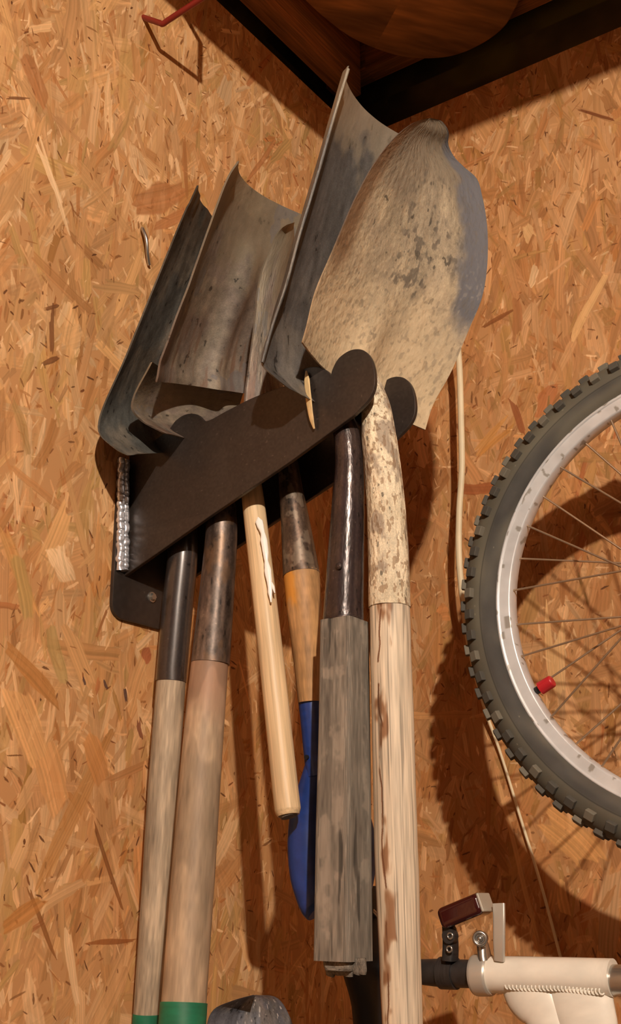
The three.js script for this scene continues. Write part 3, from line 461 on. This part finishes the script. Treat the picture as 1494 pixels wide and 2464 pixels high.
// ------------------------------------------------------------------ bicycle hung on the right wall
{
  const BZ = .28, ctr = V(.675, CY + .369, BZ), RO = .341, t = thing('bicycle', 'silver-white mountain bicycle hung on end, its knobbly wheel against the right wall', 'bicycle', [ctr.x, ctr.y, BZ]);
  t.userData.base = V(ctr.x, ctr.y, BZ);
  const k = RO / 631;
  const Rc = RO - .0045, Rin = 527 * k, cr = (Rc + Rin) / 2 - .001, hr = (Rc - Rin) / 2 + .003, hw = .0255;
  const prof = []; for (let i = 0; i <= 40; i++) { const a = -Math.PI * .86 + i / 40 * Math.PI * 1.72; prof.push(new THREE.Vector2(cr + Math.cos(a) * hr, Math.sin(a) * hw * (Math.abs(a) > 2.2 ? 1.0 : 1))); }
  const wheelGeo = g => { g.rotateX(Math.PI / 2); g.translate(ctr.x, ctr.y, BZ); return g; };
  const tyreTex = paint(1024, 128, (u, v) => {
    const q = Math.abs(v - .5) * 2, g = fbm(u * 60, v * 7, 4), g2 = fbm(u * 14, v * 3, 3), sp = vn(u * 700, v * 60);
    let c = mulc([62, 60, 56], .8 + .4 * g);
    c = mixc(c, [104, 98, 80], clamp(smooth(.66, .60, q) * (.45 + .7 * g2) * .8)); c = mixc(c, [108, 103, 88], smooth(.40, .62, g2) * .75);
    if (Math.abs(q - .62) < .008) c = mulc(c, .65); if (sp > .985) c = mixc(c, [180, 170, 140], .5); return c;
  });
  const mTyre = new THREE.MeshStandardMaterial({ map: tyreTex, roughness: .78 }), mKnob = new THREE.MeshStandardMaterial({ color: 0x4a4740, roughness: .8 }), mKnob2 = new THREE.MeshStandardMaterial({ color: 0x6c675a, roughness: .8 });
  const ty = part('tyre', wheelGeo(new THREE.LatheGeometry(prof, 160)), mTyre, t, 'dusty black knobbly tyre');
  const NK = 68, gS = new RoundedBoxGeometry(.0135, .0095, .012, 1, .0012), gC = new RoundedBoxGeometry(.014, .008, .011, 1, .0012);
  for (let i = 0; i < NK; i++) for (let r = 0; r < 4; r++) {
    const th = (i + (r === 1 || r === 2 ? .5 : 0)) / NK * Math.PI * 2, ph = [1.18, .42, -.42, -1.18][r];   // angle round the tyre section
    const rr = cr + Math.cos(ph) * (hr + .0015), zz = Math.sin(ph) * (hw + .0015);
    const m = new THREE.Mesh(r === 0 || r === 3 ? gS : gC, (i + r) % 3 ? mKnob : mKnob2); m.name = 'tread_knob'; m.castShadow = m.receiveShadow = true;
    m.position.set(Math.cos(th) * rr, Math.sin(th) * rr, zz);
    const rad = V(Math.cos(th) * Math.cos(ph), Math.sin(th) * Math.cos(ph), Math.sin(ph)), tan = V(-Math.sin(th), Math.cos(th), 0), bi = new THREE.Vector3().crossVectors(tan, rad);
    m.quaternion.setFromRotationMatrix(new THREE.Matrix4().makeBasis(tan, rad, bi)); ty.add(m);
  }
  // rim
  const r0 = 527 * k, r1 = 491 * k, rp = [[r0 + .001, .0125], [r0 + .002, .0145], [r0, .0155], [r0 - .0025, .0145], [r0 - .003, .0125], [r1 + .004, .0120], [r1 + .001, .009], [r1, .0], [r1 + .001, -.009], [r1 + .004, -.0120], [r0 - .003, -.0125], [r0 - .0025, -.0145], [r0, -.0155], [r0 + .001, -.0125]].map(a => new THREE.Vector2(...a));
  const rimTex = paint(1024, 64, (u, v) => { const g = fbm(u * 80, v * 5, 4), g2 = fbm(u * 160 + 7, v * 8, 2); let c = mulc([206, 206, 206], .92 + .16 * g); if (g2 > .74) c = mixc(c, [120, 112, 100], .6); return c; });
  part('rim', wheelGeo(new THREE.LatheGeometry(rp, 160)), new THREE.MeshPhysicalMaterial({ map: rimTex, roughness: .38, metalness: .25 }), t, 'silver rim with a worn brake track');
  // spokes, three cross
  const mSpoke = new THREE.MeshStandardMaterial({ color: 0xb59b80, roughness: .35, metalness: .7 });
  for (let i = 0; i < 36; i++) {
    const a = (i + .35) / 36 * Math.PI * 2, side = i % 2 ? 1 : -1, dir = (i >> 1) % 2 ? 1 : -1, b = a + dir * 1.22;
    const p = V(ctr.x + Math.cos(a) * (r1 + .001), ctr.y + Math.sin(a) * (r1 + .001), BZ + side * .003), q = V(ctr.x + Math.cos(b) * .028, ctr.y + Math.sin(b) * .028, BZ + side * .03);
    part('spoke', sweep([[p, .0015], [q, .0015]], { rows: 1, seg: 6, caps: false, ref: V(.1, .2, 1) }), mSpoke, t);
    
  }
  const hub = new THREE.LatheGeometry([[0, -.06], [.008, -.06], [.008, -.036], [.030, -.034], [.030, -.029], [.015, -.024], [.013, 0], [.015, .024], [.030, .029], [.030, .034], [.008, .036], [.008, .06], [0, .06]].map(a => new THREE.Vector2(...a)), 32);
  part('hub', wheelGeo(hub), mSteel, t);
  // valve with red cap
  { const a = Math.atan2(-.41, -.90), d = V(Math.cos(a), Math.sin(a), 0), o = V(ctr.x, ctr.y, BZ), pt = r => o.clone().addScaledVector(d, r);
    const v = part('valve', sweep([[pt(r1 + .003), .005], [pt(r1 - .012), .005]], { rows: 2, seg: 12 }), new THREE.MeshStandardMaterial({ color: 0x1c1c1c, roughness: .5 }), t); v.userData.base = t.userData.base;
    part('cap', sweep([[pt(r1 - .007), .0088], [pt(r1 - .025), .0084], [pt(r1 - .027), .007]], { rows: 6, seg: 16 }), new THREE.MeshPhysicalMaterial({ color: 0xb8222a, roughness: .4 }), v, 'red valve cap'); }
  // frame round the seat cluster
  const Z = BZ, mWhite = new THREE.MeshPhysicalMaterial({ map: paint(256, 256, (u, v) => mulc([240, 234, 220], .96 + .08 * fbm(u * 9, v * 9))), roughness: .28, clearcoat: .5, clearcoatRoughness: .15 }), mBlack = new THREE.MeshPhysicalMaterial({ map: paint(128, 128, (u, v) => mulc([44, 42, 42], .7 + .6 * fbm(u * 10, v * 20))), roughness: .45 });
  const Yref = V(0, 1, 0);
  part('seat_tube', sweep([hp(1178, 2345, Z, 84), hp(1300, 2347, Z, 84), hp(1440, 2351, Z, 86), hp(1476, 2353, Z, 88)], { rows: 20, seg: 32, ref: Yref }), mWhite, t, 'pearl white frame tube');
  part('lower_seat_tube', sweep([hp(1462, 2358, Z, 72), hp(1600, 2362, Z, 72), hp(1900, 2374, Z, 72)], { rows: 12, seg: 28, ref: Yref }), mSteel, t, 'grey lower seat tube');
  part('top_tube', sweep([hp(1272, 2358, Z, 150, 62), hp(1282, 2390, Z, 146, 66), hp(1310, 2430, Z, 122, 70), hp(1328, 2470, Z, 114, 72), hp(1400, 2640, Z, 98, 76), hp(1530, 2950, Z, 90, 76)].map(a => [a[0], a[2], a[1]]), { rows: 40, seg: 32 }), mWhite, t);
  part('gusset', sweep([hp(1392, 2360, Z + .001, 170, 60), hp(1396, 2400, Z + .002, 168, 64), hp(1412, 2464, Z + .003, 156, 70), hp(1455, 2620, Z, 120, 66)].map(a => [a[0], a[2], a[1]]), { rows: 24, seg: 32 }), mWhite, t);
  const wb = []; for (let i = 0; i < 26; i++) { const f = i / 25, q = hp(lerp(1222, 1448, f), lerp(2372, 2384, f) + Math.sin(f * 9) * 2, Z + .0158, 12); const s = new THREE.TorusGeometry(.0038, .0011, 6, 12); s.scale(1, 1, .7); s.rotateY(.9); s.translate(q[0].x, q[0].y, q[0].z); wb.push(s); }
  part('weld_bead', mergeGeometries(wb), mWhite, t);
  for (const s of [-1, 1]) part('seat_stay', sweep([[onZ(1640, 2345, Z).add(V(0, .01, s * .018)), .011], [onZ(1680, 2150, Z).add(V(0, 0, s * .04)), .009], [V(ctr.x, ctr.y - .01, BZ + s * .062), .008]], { rows: 16, seg: 16 }), mWhite, t);
  // clamp, lever, seat post
  part('seat_clamp', sweep([hp(1144, 2346, Z, 92), hp(1150, 2346, Z, 96), hp(1178, 2346, Z, 96), hp(1184, 2346, Z, 90)], { rows: 9, seg: 32, ref: Yref }), mAlu, t, 'silver seat clamp');
  { const lv = part('quick_release', sweep([hp(1202, 2312, Z + .016, 12, 26), hp(1201, 2270, Z + .020, 10, 30), hp(1201, 2215, Z + .020, 10, 31), hp(1200, 2174, Z + .017, 9, 32)], { rows: 20, seg: 20, ex: .45 }), mAlu, t, 'silver quick release lever'); lv.userData.base = t.userData.base;
    const nq = onZ(1157, 2258, Z + .014), g1 = new THREE.CylinderGeometry(.0085, .0085, .018, 24), g2 = new THREE.TorusGeometry(.0075, .0022, 8, 24), g3 = new THREE.SphereGeometry(.0042, 12, 8);
    g1.rotateX(Math.PI / 2); g2.translate(0, 0, .010); g3.translate(0, 0, .009); const n = mergeGeometries([g1, g2, g3]); n.rotateY(.35); n.translate(nq.x, nq.y, nq.z); part('clamp_nut', n, mSteel, lv);
    part('clamp_ear', sweep([hp(1168, 2312, Z + .006, 50, 30), hp(1160, 2268, Z + .006, 30, 28)], { rows: 4, seg: 16 }), mSteel, lv); }
  part('seat_post', sweep([hp(1150, 2344, Z, 64), hp(1060, 2341, Z, 64), hp(1000, 2338, Z, 56), hp(905, 2334, Z, 56)], { rows: 20, seg: 28, ref: Yref }), mBlack, t, 'black seat post');
  const clampR = part('reflector_bracket', mergeGeometries([sweep([hp(1062, 2341, Z, 74), hp(1098, 2342, Z, 74)], { rows: 3, seg: 28, ref: Yref }), sweep([hp(1083, 2312, Z + .012, 44, 30), hp(1084, 2268, Z + .012, 40, 30), hp(1080, 2225, Z + .008, 34, 26)], { rows: 8, seg: 14, ex: .5 }), (() => { const q = onZ(1083, 2252, Z + .022), c = new THREE.CylinderGeometry(.0095, .0095, .010, 18); c.deleteAttribute('uv'); c.setAttribute('uv', new THREE.Float32BufferAttribute(new Float32Array(c.attributes.position.count * 2), 2)); c.rotateX(Math.PI / 2); c.translate(q.x, q.y, q.z); return c; })()]), mBlack, t);
  clampR.userData.base = t.userData.base;
  for (const [px, py] of [[1083, 2252], [1081, 2284]]) { const q = onZ(px, py, Z + .028), s = new THREE.TorusGeometry(.0036, .0013, 8, 16); s.translate(q.x, q.y, q.z); part('bolt', s, mSteel, clampR); }
  { // reflector: dark red wedge with a clear face at its end
    const a = onZ(1118, 2192, Z + .02), e = onZ(1176, 2168, Z + .02), dx = e.clone().sub(a).normalize(), L2 = a.distanceTo(e);
    const bd = new RoundedBoxGeometry(L2 * 1.75, .027, .036, 3, .008); const mtx = new THREE.Matrix4().makeBasis(dx, new THREE.Vector3().crossVectors(V(0, 0, 1), dx).normalize(), V(0, 0, 1)); bd.applyMatrix4(mtx); bd.translate(a.x, a.y, a.z);
    const rr = part('reflector', bd, new THREE.MeshPhysicalMaterial({ color: 0x3a0d10, roughness: .15, clearcoat: 1 }), t, 'dark red reflector'); rr.userData.base = t.userData.base;
    const fc = new RoundedBoxGeometry(.004, .024, .033, 2, .0018); fc.applyMatrix4(mtx); const fp = a.clone().addScaledVector(dx, L2 * .86); fc.translate(fp.x, fp.y, fp.z); part('rim', fc, new THREE.MeshPhysicalMaterial({ color: 0xa8a092, roughness: .3 }), rr);
  }
  { // saddle: its top faces the left wall, nose down
    const X = onZ(938, 2330, Z).x, y0 = CY + .015, pts = [[y0, .02, .012], [y0 - .01, .066, .022], [y0 - .05, .078, .026], [y0 - .10, .066, .024], [y0 - .15, .036, .022], [y0 - .22, .024, .020], [y0 - .265, .018, .016], [y0 - .275, .008, .008]].map(a => [V(X - .03, a[0], Z), a[1], a[2]]);
    const sd = part('saddle', sweep(pts, { rows: 40, seg: 28 }), new THREE.MeshPhysicalMaterial({ color: 0x17171a, roughness: .5 }), t, 'black saddle'); sd.userData.base = t.userData.base;
    const rails = [-1, 1].map(s => sweep([[V(X - .012, y0 - .03, Z + s * .025), .0035], [V(X + .025, y0 - .07, Z + s * .022), .0035], [V(X + .027, y0 - .15, Z + s * .022), .0035], [V(X - .01, y0 - .24, Z + s * .008), .0035]], { rows: 16, seg: 8 })); part('rail', mergeGeometries(rails), mSteel, sd);
  }
}

// ------------------------------------------------------------------ cable, hook, bent nail
{
  const p = [[1060, 600], [1075, 680], [1094, 780], [1104, 860], [1109, 1000], [1111, 1130], [1105, 1230], [1104, 1330], [1111, 1420], [1130, 1560], [1165, 1700], [1205, 1815], [1256, 1980], [1302, 2130], [1345, 2290], [1400, 2500]];
  const t = thing('wall_cable', 'cream cable running down the right wall behind the wheel', 'cable', onZ(1400, 2500, .012).toArray());
  part('sheath', sweep(p.map((q, i) => { const f = smooth(7.5, 11, i), w = onZ(q[0], q[1], i < 2 ? [.006, .030][i] : lerp(.080, .008, f)); return [w, lerp(.0056, .0024, f), lerp(.0048, .0022, f)]; }), { rows: 110, seg: 10, ref: V(1, 0, 0) }), new THREE.MeshPhysicalMaterial({ map: paint(32, 256, (u, v) => mulc([226, 208, 172], .92 + .16 * fbm(u * 3, v * 40))), roughness: .5 }), t);
  const q = onZ(1064, 616, .006); part('staple', new THREE.TorusGeometry(.0075, .0014, 8, 20, Math.PI).rotateX(Math.PI / 2).translate(q.x, q.y, 0), mSteel, t);
}
{
  const w = onX(345, 42, 0), t = thing('wall_hook', 'red coated wire hook screwed into the top of the left wall', 'hook', w.toArray());
  const pts = [w, V(.042, w.y - .034, w.z), V(.138, w.y - .025, w.z), V(.137, w.y + .044, w.z), V(.098, w.y + .07, w.z)];
  const thr = sweep([[V(-.01, w.y, w.z), .0024], [V(.006, w.y - .002, w.z), .0026]], { rows: 3, seg: 8 });
  const bent = []; pts.forEach((q, i) => { if (i) bent.push(q.clone().lerp(pts[i - 1], .12)); bent.push(q); if (i < pts.length - 1) bent.push(q.clone().lerp(pts[i + 1], .12)); });
  part('hook', sweep(bent.map(q => [q, .0046, .0046]), { rows: 120, seg: 12 }), new THREE.MeshPhysicalMaterial({ color: 0x7c1d16, roughness: .4 }), t, 'dark red coating'); part('screw_shank', thr, mSteel, t);
}
{
  const t = thing('bent_nail', 'small bent silver nail in the left wall beside the shovels', 'nail', onX(345, 550, 0).toArray());
  part('nail', sweep([[onX(343, 549, -.006), .0022], [onX(343, 551, .006), .0026], [onX(352, 575, .012), .0028], [onX(355, 610, .009), .0028], [onX(359, 638, .004), .0026]], { rows: 30, seg: 10 }), mSteel, t);
}
renderer.render(scene, camera);
